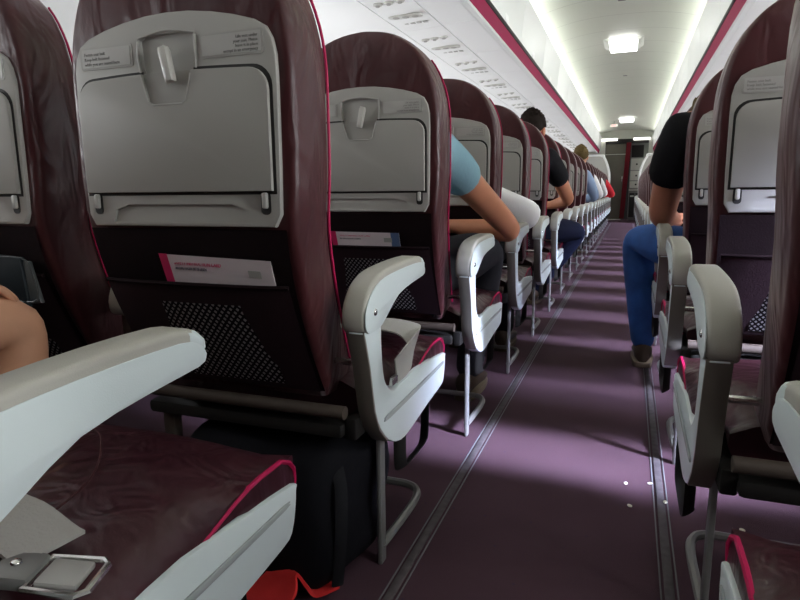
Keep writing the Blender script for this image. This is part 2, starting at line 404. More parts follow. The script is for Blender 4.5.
# overhead bins
BIN = 1.06
def make_bin(s):
    r = empty('overhead_bin')
    bm = bmesh.new()
    prism(bm, [(s * .646, 1.74), (s * .628, 2.03), (s * 1.30, 2.04), (s * 1.72, 1.72), (s * 1.66, 1.70), (s * .66, 1.70)], .004, BIN - .004, 'y', .004)
    finish(bm, 'bin_body', M['white'], r)
    out = smooth_poly([(.597, 1.740), (.589, 1.80), (.583, 1.87), (.575, 1.95), (.568, 2.03), (.571, 2.046), (.590, 2.048)], 3, False)
    inn = [(.625, 1.99), (.645, 1.739)]
    bm = bmesh.new(); prism(bm, [(s * a, b) for a, b in out + inn], .003, BIN - .003, 'y', .003)
    dr = finish(bm, 'bin_door', M['white'], r)
    bm = bmesh.new()
    ring = rrect(BIN / 2, 1.775, .10, .05, .022, 6)
    prism(bm, ring, s * .590, s * .603, 'x', .003); h = finish(bm, 'bin_latch', M['psu'], dr)
    remember(r); return r
BINS = {}
for s in (-1, 1):
    first = make_bin(s); nb = 16
    for i in range(nb):
        b = first if i == 0 else copy_tree(first)
        b.location = (0, -1.0 + i * BIN, 0)
        side = 'left' if s < 0 else 'right'
        tag(b, 'white overhead luggage bin %s of the aisle, %s door from the camera' % (side, ORD[i + 1]), 'overhead bin', 'white bins along the %s of the ceiling' % side)
# underside panels
def make_psu(s, L):
    r = empty('service_panel'); bm = bmesh.new()
    def zz(x): return 1.650 - (x - .61) * .055
    for (a, b) in ((.622, .835), (.841, 1.062), (1.068, 1.62)):
        prism(bm, [(s * a, zz(a)), (s * b, zz(b)), (s * b, zz(b) + .012), (s * a, zz(a) + .012)], .002, L - .002, 'y', .001)
    prism(bm, [(s * .622, zz(.622) + .012), (s * 1.62, zz(1.62) + .012), (s * 1.62, zz(1.62) + .02), (s * .622, zz(.622) + .02)], 0, L, 'y', mi=1)
    finish(bm, 'panel', M['psu'], r, mats=[M['psu'], M['seam']])
    for k in range(3):
        bm = bmesh.new(); x = .895 + .055 * k
        b2 = bmesh.new(); bmesh.ops.create_cone(b2, cap_ends=True, segments=20, radius1=.020, radius2=.024, depth=.008); merge(bm, b2, Matrix.Translation((s * x, L * .30, zz(x) - .003)))
        v = finish(bm, 'air_vent', M['latch'], r)
        bm = bmesh.new(); b2 = bmesh.new(); bmesh.ops.create_cone(b2, cap_ends=True, segments=16, radius1=.009, radius2=.012, depth=.008); merge(bm, b2, Matrix.Translation((s * x, L * .30, zz(x) - .009)))
        finish(bm, 'nozzle', M['shell'], v)
    bm = bmesh.new(); prism(bm, [(s * .95 + a, L * .62 + b) for a, b in rrect(0, 0, .18, .055, .025)], zz(.95) - .008, zz(.95) + .001, 'z', .003)
    h = finish(bm, 'reading_light_bezel', M['latch'], r)
    for k in range(3):
        bm = bmesh.new(); ellipsoid(bm, (s * (.90 + .05 * k), L * .62, zz(.95) - .008), (.018, .018, .004)); finish(bm, 'reading_light', M['shell'], h)
    bm = bmesh.new()
    for k in range(4): box(bm, s * (.89 + .035 * k) - .012, s * (.89 + .035 * k) + .012, L * .80, L * .83, zz(.95) - .003, zz(.95) + .002, .001)
    finish(bm, 'sign_window', M['placard'], r)
    remember(r); return r
for s in (-1, 1):
    first = make_psu(s, .7112)
    for i in range(21):
        b = first if i == 0 else copy_tree(first)
        b.location = (0, .43 + (i - 1) * .7112, 0); side = 'left' if s < 0 else 'right'
        tag(b, 'white panel with reading lights and vents above the %s %s seat row' % (ORD[i] if i else 'camera', side), 'service panel', 'service panels under the %s bins' % side)
# cove lights
for s in (-1, 1):
    first = None
    for i in range(16):
        if first is None:
            first = empty('cove_light'); bm = bmesh.new()
            box(bm, s * .645 - .014, s * .645 + .014, .03, 1.02, 2.042, 2.050, .002); finish(bm, 'tube', M['cove'], first)
            bm = bmesh.new(); box(bm, s * .645 - .016, s * .645 + .016, .005, 1.04, 2.033, 2.042, .002); finish(bm, 'housing', M['psu'], first)
            remember(first); b = first
        else: b = copy_tree(first)
        b.location = (0, -1.0 + i * 1.06, 0); side = 'left' if s < 0 else 'right'
        tag(b, 'pale cove light glowing above the %s %s bin door' % (ORD[i + 1], side), 'light', 'cove lights above the %s bins' % side)
# ceiling lamps
def ceiling_lamp(y, L, w, label):
    r = empty('ceiling_lamp', (0, y, ceil_z(0)))
    bm = bmesh.new(); b = bmesh.new()
    prism(bm, [(-w / 2 - .07, .004), (w / 2 + .07, .004), (w / 2 + .01, -.035), (-w / 2 - .01, -.035)], -L / 2 + .02, L / 2 - .02, 'y', .006); b.free()
    finish(bm, 'housing', M['white'], r)
    bm = bmesh.new(); prism(bm, [(-w / 2, -.034), (w / 2, -.034), (w / 2 - .01, -.052), (-w / 2 + .01, -.052)], -L / 2, L / 2, 'y', .005)
    df = finish(bm, 'diffuser', M['lamp'], r)
    bm = bmesh.new()
    for x in (-.06, .07): ellipsoid(bm, (x, -L / 2 + .02, -.05), (.008, .012, .005), 10, 6)
    finish(bm, 'screw', M['seam'], df)
    tag(r, label, 'ceiling lamp')
ceiling_lamp(6.95, .46, .27, 'bright rectangular ceiling lamp with winged housing, nearest on the ceiling centre line')
ceiling_lamp(14.1, .5, .28, 'bright rectangular ceiling lamp at the far end before the galley')
for y, sz, lb in ((5.45, .030, 'small dark slot sensor on the ceiling before the nearest ceiling lamp'), (8.9, .026, 'small dark ceiling sensor behind the nearest ceiling lamp')):
    bm = bmesh.new(); prism(bm, rrect(0, y, sz * 2, sz * 1.2, .01), ceil_z(0) - .006, ceil_z(0) + .001, 'z', .002)
    tag(finish(bm, 'ceiling_sensor', M['seam']), lb, 'sensor')
bm = bmesh.new(); box(bm, -.33, -.19, 14.35, 14.38, 2.13, 2.19, .004); sg = finish(bm, 'exit_sign', M['white'])
tag(sg, 'small glowing reddish exit sign hanging left of the far ceiling lamp', 'sign')
bm = bmesh.new(); text_bm(bm, 'EXIT', .05, (-.26, 14.348, 2.142), (1, 0, 0), (0, 0, 1), 'CENTER'); finish(bm, 'lettering', M['exitr'], sg, False)
bm = bmesh.new(); box(bm, -.255, -.251, 14.36, 14.37, 2.18, 2.25); box(bm, -.265, -.261, 14.36, 14.37, 2.18, 2.25); finish(bm, 'bracket', M['seam'], sg, False)

# forward end of the cabin
bm = bmesh.new()
box(bm, -1.9, -.50, Y1, Y1 + .05, 0, 2.3); box(bm, .52, 1.9, Y1, Y1 + .05, 0, 2.3); box(bm, -.50, .52, Y1, Y1 + .05, 2.04, 2.3)
struct(bm, 'wall_front', M['galley'], False)
bm = bmesh.new(); box(bm, -1.9, 1.9, Y1 + 1.2, Y1 + 1.25, 0, 2.4); box(bm, -1.9, 1.9, Y1 + .05, Y1 + 1.25, 2.3, 2.35); struct(bm, 'wall_galley_end', M['dark'], False)
bm = bmesh.new(); box(bm, -.50, .52, Y1 - .02, Y1 + .05, 1.93, 2.04, .004); struct(bm, 'trim_11', M['dark'])
for x0, x1, lb in ((-.60, -.22, 'left'), (.16, .54, 'right')):
    r = empty('galley_strip_light', ((x0 + x1) / 2, Y1 - .06, 2.03)); w = (x1 - x0) / 2
    bm = bmesh.new(); box(bm, -w - .02, w + .02, -.02, .06, .02, .05, .004); finish(bm, 'housing', M['white'], r)
    bm = bmesh.new(); box(bm, -w, w, -.03, .04, -.03, .02, .006); finish(bm, 'tube', M['striplamp'], r)
    tag(r, 'glowing strip light above the %s half of the far galley entrance' % lb, 'strip light')
r = empty('lavatory_door', (-.25, Y1 + .02, 0)); bm = bmesh.new(); box(bm, -.24, .24, 0, .03, .03, 1.92, .006); finish(bm, 'door_leaf', M['doorbrown'], r)
bm = bmesh.new(); box(bm, .17, .20, -.03, 0, .98, 1.12, .006); finish(bm, 'handle', M['chrome'], r)
bm = bmesh.new(); box(bm, -.24, .24, -.01, .03, 1.66, 1.675); box(bm, -.2, .2, -.012, 0, .02, .045); finish(bm, 'frame_strip', M['galley'], r)
tag(r, 'plain grey-brown lavatory door panel at the far end of the aisle', 'door')
bm = bmesh.new(); pts = []
for k in range(9): pts.append((-.03 + .014 * k + .004, Y1 - .03 + .012 * (k % 2)))
poly = pts + [(x, y + .02) for x, y in pts[::-1]]
b2 = bmesh.new(); vt = [b2.verts.new((x + .03, y, 1.95)) for x, y in poly]; vb = [b2.verts.new((x - .06, y, .06)) for x, y in poly]
b2.faces.new(vt); b2.faces.new(vb[::-1])
for i in range(len(poly)): b2.faces.new((vt[i], vb[i], vb[(i + 1) % len(poly)], vt[(i + 1) % len(poly)]))
merge(bm, b2); tag(finish(bm, 'galley_curtain', M['curtain'], None, True, 60), 'dark red gathered curtain beside the grey-brown lavatory door', 'curtain')
g = empty('galley_unit', (.30, Y1 + .35, 0))
bm = bmesh.new(); box(bm, -.19, .30, 0, .5, 0, 1.95, .005); finish(bm, 'carcass', M['frame'], g)
bm = bmesh.new(); box(bm, -.17, .12, -.02, 0, 1.60, 1.90, .005); finish(bm, 'open_compartment', M['dark'], g)
for z0, z1 in ((1.28, 1.57), (1.02, 1.26), (.83, 1.0)):
    bm = bmesh.new(); box(bm, -.17, .12, -.03, 0, z0, z1, .008); c = finish(bm, 'container', M['galley'], g)
    bm = bmesh.new(); box(bm, -.05, -.01, -.04, -.03, (z0 + z1) / 2 - .02, (z0 + z1) / 2 + .02, .004); finish(bm, 'catch', M['dark'], c)
for x0, x1 in ((-.17, -.04), (-.03, .12)):
    bm = bmesh.new(); box(bm, x0, x1, -.03, 0, .08, .70, .008); c = finish(bm, 'trolley_door', M['dark'], g)
    bm = bmesh.new(); box(bm, x0 + .02, x1 - .02, -.04, -.03, .60, .64, .004); finish(bm, 'catch', M['galley'], c)
bm = bmesh.new(); box(bm, -.19, .13, -.10, 0, .76, .79, .004); finish(bm, 'worktop', M['galley'], g)
tag(g, 'pale galley unit with stacked containers and a dark open compartment behind the entrance', 'galley')
for s, lb in ((-1, 'left'), (1, 'right')):
    r = empty('cabin_partition', (0, 15.35, 0))
    P = [(s * 1.70, .08), (s * .37, .08), (s * .335, 1.0), (s * .36, 1.25), (s * .47, 1.53), (s * .62, 1.58), (s * 1.70, 1.58)]
    bm = bmesh.new(); prism(bm, P, 0, .035, 'y', .006); finish(bm, 'panel', M['shell'], r)
    bm = bmesh.new(); E = smooth_poly([(s * .352, .62), (s * .335, 1.0), (s * .36, 1.25), (s * .47, 1.53), (s * .60, 1.585), (s * 1.70, 1.585)], 4, False)
    tube(bm, [(x, .017, z) for x, z in E], .03, 8); finish(bm, 'edge_trim', M['white'], r)
    bm = bmesh.new()
    for x in (.5, 1.5): box(bm, s * x - .02, s * x + .02, 0, .035, 0, .09)
    finish(bm, 'foot', M['steel'], r)
    tag(r, 'grey partition with white rounded edge in front of the first row, %s of the aisle' % lb, 'partition')

# ------------------------------------------------------------ seat
def ss_(v, a, b):
    t = max(0, min(1, (v - a) / (b - a))); return t * t * (3 - 2 * t)
def lean(z): return 0.11 * (max(0, (.73 - z)) / .28) ** 1.35 if z < .73 else 0.0
ZT, ZB = 1.177, .405
def levels():
    L = []
    for k in range(15):
        z = ZB + (.93 - ZB) * k / 14
        hw = .2115 - .024 * min(1, max(0, (.80 - z) / .35)); 
        if k == 0: hw -= .012
        L.append((z, hw))
    for k in range(1, 19):
        a = math.pi / 2 * k / 18; c = math.cos(a) ** (2 / 2.4) if k < 18 else .06; s_ = math.sin(a) ** (2 / 2.2)
        L.append((.93 + .247 * s_, .2115 * max(c, .06)))
    return L
def sect(z, hw, nx=10):
    t = .105; yo = 0
    if z > 1.10: f = ((z - 1.10) / .077) ** 2.2; t = .105 - .075 * f; yo = .022 * f
    y0 = lean(z) + yo; y1 = y0 + t; r = min(.013, hw * .45, t * .42); rf = min(.008, r)
    P = []
    for k in range(nx + 1): P.append((-(hw - r) + 2 * (hw - r) * k / nx, y0, z))
    for a in (20, 45, 70): P.append((hw - r + r * math.sin(math.radians(a)), y0 + r - r * math.cos(math.radians(a)), z))
    bul = .002
    P.append((hw + 0, y0 + r, z)); P.append((hw + bul, (y0 + y1) / 2, z)); P.append((hw, y1 - rf, z)); P.append((hw - rf * .4, y1, z))
    fb = .028 if z < 1.05 else .028 * max(0, (1.177 - z) / .127)
    for k in range(nx + 1):
        u = 1 - 2 * k / nx; P.append((u * (hw - rf), y1 + fb * (1 - u ** 4), z))
    P.append((-hw + rf * .4, y1, z)); P.append((-hw, y1 - rf, z)); P.append((-hw - bul, (y0 + y1) / 2, z)); P.append((-hw, y0 + r, z))
    for a in (70, 45, 20): P.append((-(hw - r + r * math.sin(math.radians(a))), y0 + r - r * math.cos(math.radians(a)), z))
    return P
SH_R = [(.176, .716), (.187, .735), (.189, .80), (.190, .93), (.189, .962), (.184, .984), (.174, 1.001), (.155, 1.012), (.12, 1.022), (.08, 1.030), (.04, 1.035)]
SHELL = [(-.176, .716)] + SH_R + [(0, 1.0365)] + [(-x, z) for x, z in SH_R[:0:-1]]
def tray_outline(g=0.0, x0=.178, z0=.770, z1=.946, r=.032):
    x = x0 + g; zt = z1 + g; out = [(-x, z0 - g), (x, z0 - g)]
    # top edge bows slightly upwards
    for k in range(7): a = math.radians(90 * k / 6); out.append((x - r + r * math.cos(a), zt - r + r * math.sin(a)))
    for k in range(1, 8): u = 1 - 2 * k / 8; out.append((u * (x - r), zt + .004 * (1 - u * u)))
    for k in range(7): a = math.radians(90 + 90 * k / 6); out.append((-(x - r) + r * math.cos(a), zt - r + r * math.sin(a)))
    return out
ULATCH = [(-.052, 1.000), (-.050, .962), (-.046, .945), (-.036, .908), (-.028, .902), (.028, .902), (.036, .908), (.046, .945), (.050, .962), (.052, 1.000), (.042, 1.006), (-.042, 1.006)]
PAN = [(.103, .542), (.106, .524), (.125, .467), (.143, .385), (.165, .345), (.204, .308), (.250, .286), (.290, .279), (.340, .283), (.45, .298), (.54, .307), (.565, .316), (.576, .345), (.580, .372), (.572, .384),
       (.46, .395), (.361, .404), (.27, .398), (.232, .396), (.205, .412), (.188, .432), (.180, .466), (.176, .508), (.173, .55), (.14, .57)]
ARM = [(.413, .611), (.412, .621), (.400, .632), (.375, .638), (.30, .638), (.215, .634), (.165, .627), (.128, .611), (.104, .586), (.096, .560), (.100, .540), (.115, .531), (.150, .531), (.172, .537), (.200, .553), (.255, .583), (.331, .596), (.400, .603)]
ARM = smooth_poly(ARM, 2)
def build_arm(bm, x0, x1, tip=True):
    prism(bm, ARM, min(x0, x1), max(x0, x1), 'x', .007, 3)
def make_seat(s, kind='aisle', near=True):
    """s=+1: aisle at +x.  kind: aisle | inner"""
    r = empty('airplane_seat')
    # backrest
    bm = bmesh.new(); loft(bm, [sect(z, hw) for z, hw in levels()]); bk = finish(bm, 'backrest', M['leather'], r, True, 60)
    bm = bmesh.new(); L = levels()
    def yf(z): return sect(z, .1)[17][1] if False else lean(z) + (.105 if z <= 1.10 else .105 - .053 * ((z - 1.10) / .077) ** 2.2)
    C = [(hw + .001, yf(z), z) for z, hw in L[1:-1] if z < 1.12]
    if near: tube(bm, C, .0025, 6); finish(bm, 'piping', M['pink'], bk)
    # grey shell
    bm = bmesh.new(); prism(bm, SHELL, -.008, .004, 'y', .004, 2); sh = finish(bm, 'back_shell', M['shell'], r)
    cut = bmesh.new(); prism(cut, ULATCH, -.02, -.0015, 'y')
    prism(cut, [(-.135, .722), (.135, .722), (.128, .742), (.10, .751), (-.10, .751), (-.128, .742)], -.02, -.003, 'y')
    if near: boolean(sh, cut)
    else: cut.free()
    bm = bmesh.new(); prism(bm, tray_outline(.0048), -.0086, -.006, 'y')  # dark plate painting in the shade of the gap round the tray
    if near:
        gk = finish(bm, 'gap_shade', M['gap'], sh, False)
        cut = bmesh.new(); prism(cut, ULATCH, -.02, -.002, 'y'); boolean(gk, cut)
    else: finish(bm, 'gap_shade', M['gap'], sh, False)
    bm = bmesh.new(); prism(bm, tray_outline(0), -.0155, -.0075, 'y', .0022, 2); tr = finish(bm, 'tray_table', M['tray'], r)
    if near:
        cut = bmesh.new(); prism(cut, ULATCH, -.03, -.0105, 'y'); boolean(tr, cut)
        bm = bmesh.new(); tube(bm, [(x, -.0150, z) for x, z in ULATCH[2:8]], .0016, 6); finish(bm, 'latch_rim', M['shell'], tr)
        bm = bmesh.new()
        for e in (-1, 1): tube(bm, smooth_poly([(e * .052, -.008, .953), (e * .0535, -.010, .975), (e * .053, -.009, 1.0)], 3, False), .0024, 6)
        tube(bm, smooth_poly([(-.053, -.008, 1.003), (0, -.009, 1.010), (.053, -.008, 1.003)], 4, False), .0018, 6)
        finish(bm, 'recess_rim', M['shell'], sh)
    bm = bmesh.new()
    P = [(-.0062, -.027), (.0062, -.027), (.007, -.020), (.0078, .018), (.0055, .025), (-.0055, .025), (-.0078, .018), (-.007, -.020)]
    a = 0
    prism(bm, [(x * math.cos(a) - z * math.sin(a), x * math.sin(a) + z * math.cos(a)) for x, z in P], -.026, -.012, 'y', .003, 2)
    lt_ = finish(bm, 'tray_latch', M['latch'], r)
    lt_.location = (.008, 0, .960); lt_.rotation_euler = (0, math.radians(10), 0)
    for e in (-1, 1):
        bm = bmesh.new(); box(bm, e * .163 - .0045, e * .163 + .0045, -.015, -.006, .744, .768, .003); finish(bm, 'tray_hinge', M['placard'], r)
        if near:
            bm = bmesh.new(); prism(bm, rrect(e * .163, .752, .017, .034, .007), -.0088, -.0075, 'y'); finish(bm, 'hinge_slot', M['gap'], sh, False)
    if near:
        for e in (-1, 1):
            x0, x1 = (-.168, -.070) if e < 0 else (.066, .168)
            dz = -.012 if e * s > 0 else -.010
            bm = bmesh.new(); prism(bm, rrect((x0 + x1) / 2, .981, x1 - x0 + .008, .034, .004), -.0092, -.0075, 'y'); fr = finish(bm, 'placard_frame', M['shell'], r)
            bm = bmesh.new(); prism(bm, rrect((x0 + x1) / 2, .981, x1 - x0, .028, .002), -.0100, -.0085, 'y'); finish(bm, 'placard', M['placard'], fr)
            bm = bmesh.new()
            if e < 0:
                for k, t in enumerate(('Fasten seat belt', 'Keep belt fastened', 'while you are seated here')):
                    text_bm(bm, t, .0072, (x0 + .005, -.0102, .985 - .0075 * k), (1, 0, 0), (0, 0, 1), 'LEFT', xs=.95)
            else:
                for k, t in enumerate(('Life vest under', 'your seat. Please', 'leave it in place', 'except in an emergency')):
                    text_bm(bm, t, .0065, (x1 - .005, -.0102, .9875 - .0062 * k), (1, 0, 0), (0, 0, 1), 'RIGHT', xs=.95)
            finish(bm, 'lettering', M['ink'], fr, False)
    # fabric rear below the shell, pocket
    if near:
        bm = bmesh.new(); rows = []
        for k in range(13):
            z = .42 + (.712 - .42) * k / 12; hw = .192 - .010 * (1 - k / 12); rows.append([(x, lean(z) - .004 - .006 * math.sin(math.pi * min(1, k / 12)), z) for x in [-hw + 2 * hw * j / 8 for j in range(9)]])
        g = [[bm.verts.new(p) for p in rw] for rw in rows]
        for A, B in zip(g, g[1:]):
            for k in range(8): bm.faces.new((A[k], A[k + 1], B[k + 1], B[k]))
        finish(bm, 'rear_cover', M['fabric'], r)
        def pocket(x0, x1, z0, z1, off, name, mt, par, bulge=.012, th=.003):
            bm = bmesh.new(); nx, nz = 12, 8
            def pt(i, j, d):
                x = x0 + (x1 - x0) * i / nx; z = z0 + (z1 - z0) * j / nz
                return (x, lean(z) - off - d - bulge * (1 - (2 * i / nx - 1) ** 4) * (z - .42) / .2, z)
            for d, fl in ((0, 0), (th, 1)):
                g = [[bm.verts.new(pt(i, j, d)) for i in range(nx + 1)] for j in range(nz + 1)]
                for A, B in zip(g, g[1:]):
                    for k in range(nx): bm.faces.new((A[k], A[k + 1], B[k + 1], B[k]))
            return finish(bm, name, mt, par)
        pk = pocket(-.182, .182, .425, .622, .016, 'seat_pocket', M['band'], r)
        pocket(-.100, .118, .436, .588, .0205, 'netting', M['net'], pk, th=.001)
        bm = bmesh.new(); tube(bm, [(x, lean(.62) - .018 - .012 * (1 - (x / .182) ** 4), .621) for x in [-.182 + .364 * k / 12 for k in range(13)]], .004, 6); finish(bm, 'elastic_hem', M['fabric'], pk)
    # cushion
    bm = bmesh.new(); rings = []
    CY0, CY1 = .175, .584
    for k in range(17):
        u = k / 16; y = CY0 + (CY1 - CY0) * u
        top = .442 + .018 * math.sin(math.pi * min(1, u * 1.15)) - .004
        if u > .86: top -= .030 * ((u - .86) / .14) ** 2.4
        bot = .362 + (.01 * ((u - .86) / .14) ** 2 if u > .86 else 0)
        hw = .222; P = []
        wid = ss_(y, .20, .27) * .040 if kind == 'aisle' else 0
        def wx(x): return x * (1 + (wid / .222 if x * s > 0 else 0))
        n = 14
        for j in range(n + 1):
            t = -1 + 2 * j / n; ed = .026
            if wid and t * s > 0: ed = ed + (top - (.407 + .016 * ss_(y, .36, .51)) - .026 + .001) * ss_(y, .20, .27)
            P.append((wx(t * hw), y, top - ed * abs(t) ** 5 + .004 * math.cos(3 * t + 6 * u)))
        zm = (top + bot) / 2 - .01
        lo = .400 - .024 * ss_(y, .44, .55)
        zr = zm if not (kind == 'aisle' and s > 0 and y > .2) else lo; zl = zm if not (kind == 'aisle' and s < 0 and y > .2) else lo
        P.append((wx(hw) + .002, y, zr)); P.append((hw - .01 + 0, y, bot if zr == zm else lo - .008))
        P.append((0, y, bot - .004)); P.append((-hw + .01, y, bot if zl == zm else lo - .008)); P.append((wx(-hw) - .002, y, zl))
        rings.append(P)
    loft(bm, rings); cu = finish(bm, 'seat_cushion', M['cushion'], r, True, 55)
    bm = bmesh.new()
    for e in (s,):
        pts = []
        for k in range(15):
            y = .22 + .335 * k / 14; wd = ss_(y, .20, .27) * .040 if kind == 'aisle' else 0
            pts.append((e * (.222 + wd), y, .391 + .031 * ss_(y, .34, .51) if wd else .428))
        if wd: pts += [(e * .263, .573, .413), (e * .263, .584, .400), (e * .262, .587, .385), (e * .260, .585, .362)]
        else: pts += [(e * .222, .582, .405), (e * .221, .584, .370)]
        tube(bm, pts, .0034, 6)
    finish(bm, 'piping', M['pink'], cu)
    if near:
        bm = bmesh.new(); tube(bm, smooth_poly([(-.16, CY0 + .1, .4575), (-.13, .38, .4590), (-.05, .47, .4595), (0, .49, .460), (.05, .47, .4595), (.13, .38, .4590), (.16, CY0 + .1, .4575)], 5, False), .0012, 5)
        finish(bm, 'seam_stitching', M['leather'], cu)
    # seat pan + beams
    bm = bmesh.new(); box(bm, -.215, .215, .115, .555, .335, .362, .008); finish(bm, 'seat_pan', M['black'], r)
    bm = bmesh.new(); tube(bm, [(-.2262, .112, .388), (.2249, .112, .388)], .012, 12); finish(bm, 'rear_beam', M['brown'], r)
    bm = bmesh.new(); tube(bm, [(-.22762, .45, .318), (.2249, .45, .318)], .019, 12); finish(bm, 'front_beam', M['steel'], r)
    xa = .272
    if kind == 'aisle':
        X0, X1 = s * (xa - .036), s * xa
        if s < 0: X0, X1 = X1, X0
        bm = bmesh.new(); prism(bm, smooth_poly(PAN, 2), X0 + .002, X1 - .002, 'x', .004, 2); sp = finish(bm, 'side_panel', M['panel'], r)
        bm = bmesh.new(); a = xa - .0015 if s > 0 else -xa - .0015
        G = smooth_poly([(.182, .357), (.20, .352), (.40, .356), (.545, .361), (.551, .365), (.545, .368), (.40, .365), (.20, .362)], 2)
        prism(bm, G, a, a + .003, 'x', .001); finish(bm, 'raised_strip', M['groove'], sp)
        bm = bmesh.new(); build_arm(bm, s * (xa - .043), s * (xa + .001)); am = finish(bm, 'armrest', M['armtop'], r)
        bm = bmesh.new(); FA = [(y * .985 + .0015, .585 + (z - .585) * .86 - .005) for y, z in ARM]
        a = xa + .0008 if s > 0 else -xa - .0028
        prism(bm, FA, a, a + .002, 'x', .001); finish(bm, 'side_cap', M['panel'], am)
        tipc = [(.384, .636), (.400, .6325), (.4125, .6215), (.4135, .611), (.400, .602), (.384, .6005)]
        bm = bmesh.new(); prism(bm, tipc, min(s * (xa - .0437), s * (xa + .0022)), max(s * (xa - .0437), s * (xa + .0022)), 'x', .0075, 3); finish(bm, 'end_cap', M['panel'], am)
        RT = [(.1015, .546), (.1015, .530), (.1215, .467), (.139, .385), (.161, .343), (.200, .306), (.203, .309), (.165, .348), (.145, .388), (.127, .469), (.108, .532), (.107, .546)]
        bm = bmesh.new(); prism(bm, RT, X0 + .001, X1 - .003 if s > 0 else X1 - .001, 'x', .001); finish(bm, 'rear_trim', M['taupe'], sp)
        bm = bmesh.new(); ellipsoid(bm, (s * (xa + .003), .137, .566), (.003, .0065, .0065), 12, 8); finish(bm, 'screw', M['chrome'], am)
        # inner spacer behind the panel upper end
        bm = bmesh.new(); tube(bm, [(s * .190, .150, .470), (s * .240, .150, .470)], .0065, 10); finish(bm, 'pivot_pin', M['chrome'], r)
        bm = bmesh.new(); box(bm, s * .225 - .012, s * .225 + .012, .13, .55, .33, .37, .005); finish(bm, 'side_rail', M['black'], r)
        # leg and luggage bar
        bm = bmesh.new(); xl = s * .222
        box(bm, xl - .0055, xl + .0055, .262, .290, .0, .345, .0045); finish(bm, 'leg', M['steel'], r)
        bm = bmesh.new(); box(bm, -s * .19 - .014, -s * .19 + .014, .14, .165, .0, .36, .004); finish(bm, 'leg', M['brown'], r)
        bm = bmesh.new(); tube(bm, smooth_poly([(xl, .275, .045), (xl, .30, .038), (xl + s * .004, .46, .040), (xl - s * .006, .515, .043), (xl - s * .035, .535, .045), (xl - s * .10, .538, .045), (xl - s * .40, .538, .045), (xl - s * .445, .538, .045)], 4, False), .0095, 8)
        finish(bm, 'luggage_bar', M['steel'], r)
        # black guard loop under the panel
        bm = bmesh.new(); xg = s * (xa - .018)
        P = smooth_poly([(.305, .30), (.303, .25), (.306, .212), (.322, .200), (.40, .198), (.445, .200), (.462, .214), (.466, .26), (.468, .305)], 3, False)
        tube(bm, [(xg, y, z) for y, z in P], .01, 8, flat=(.014, .0035)); finish(bm, 'guard_loop', M['black'], r)
    else:
        bm = bmesh.new(); xm = s * .26
        prism(bm, ARM, xm - .019, xm + .019, 'x', .007, 3); am = finish(bm, 'armrest', M['armtop'], r)
        bm = bmesh.new(); box(bm, xm - .011, xm + .011, .120, .150, .36, .535, .004); finish(bm, 'armrest_post', M['brown'], r)
    remember(r); return r
SEATC = {1: -.530, -1: .520}
PY, YB = .7112, .790
PRO = {}
for s in (1, -1):
    PRO[(s, 'aisle')] = make_seat(s, 'aisle'); PRO[(s, 'inner')] = make_seat(s, 'inner'); PRO[(s, 'far')] = make_seat(s, 'aisle', False)
USED = set()
FARSKIP = ('seam_stitching', 'hinge_slot')
def put_seat(s, kind, col, row, label):
    key = (s, kind)
    o = copy_tree(PRO[key]) if key in USED else PRO[key]
    USED.add(key)
    cx = SEATC[s] - s * .52 * col
    o.location = (cx, YB + PY * (row - 1), 0)
    for c_ in bpy.data.objects:
        if c_.parent == o and c_.name.startswith('tray_latch'): c_.rotation_euler = (0, math.radians(-12 if (row, s, col) == (1, 1, 0) else random.choice((12, 9, 13))), 0)
    tag(o, label, 'airplane seat', 'airplane seats %s of the aisle' % ('left' if s > 0 else 'right'))
    return o
put_seat(1, 'aisle', 0, 0, 'burgundy aisle seat at lower left showing cushion, pale side panel and big near armrest')
put_seat(1, 'inner', 1, 0, 'middle seat left of the nearest pale armrest, under the bare knee')
put_seat(-1, 'aisle', 0, 0, 'burgundy aisle seat at lower right corner with only cushion edge and armrest tip showing')
put_seat(-1, 'inner', 1, 0, 'middle seat beyond the armrest tip at the right picture edge')
lab = {1: 'nearest full burgundy seatback left of the aisle, with the black bag under it', 2: 'second burgundy seatback left of the aisle, holding the passenger in teal shirt'}
for k in range(1, 21):
    kd = 'aisle' if k <= 6 else 'far'
    put_seat(1, kd, 0, k, lab.get(k, 'burgundy aisle seat with grey tray, %s seatback ahead left of the aisle' % ORD[k]))
    rl = {1: 'burgundy seat at the right picture edge with the largest taupe armrest right of the aisle', 2: 'burgundy aisle seat right of the aisle showing its grey tray and upper placard', 3: 'burgundy aisle seat on the right holding the passenger in jeans'}
    put_seat(-1, kd, 0, k, rl.get(k, 'burgundy aisle seat, %s seatback ahead on the right of the aisle' % ORD[k]))
for k in range(1, 5):
    for s in (1, -1):
        for c, nm in ((1, 'middle'), (2, 'window')):
            if k > 2 and s < 0: continue
            put_seat(s, 'inner', c, k, '%s seat of the %s row ahead, %s of the aisle' % (nm, ORD[k], 'left' if s > 0 else 'right'))

def slot(s, row, col=0): return Vector((SEATC[s] - s * .52 * col, YB + PY * (row - 1), 0))
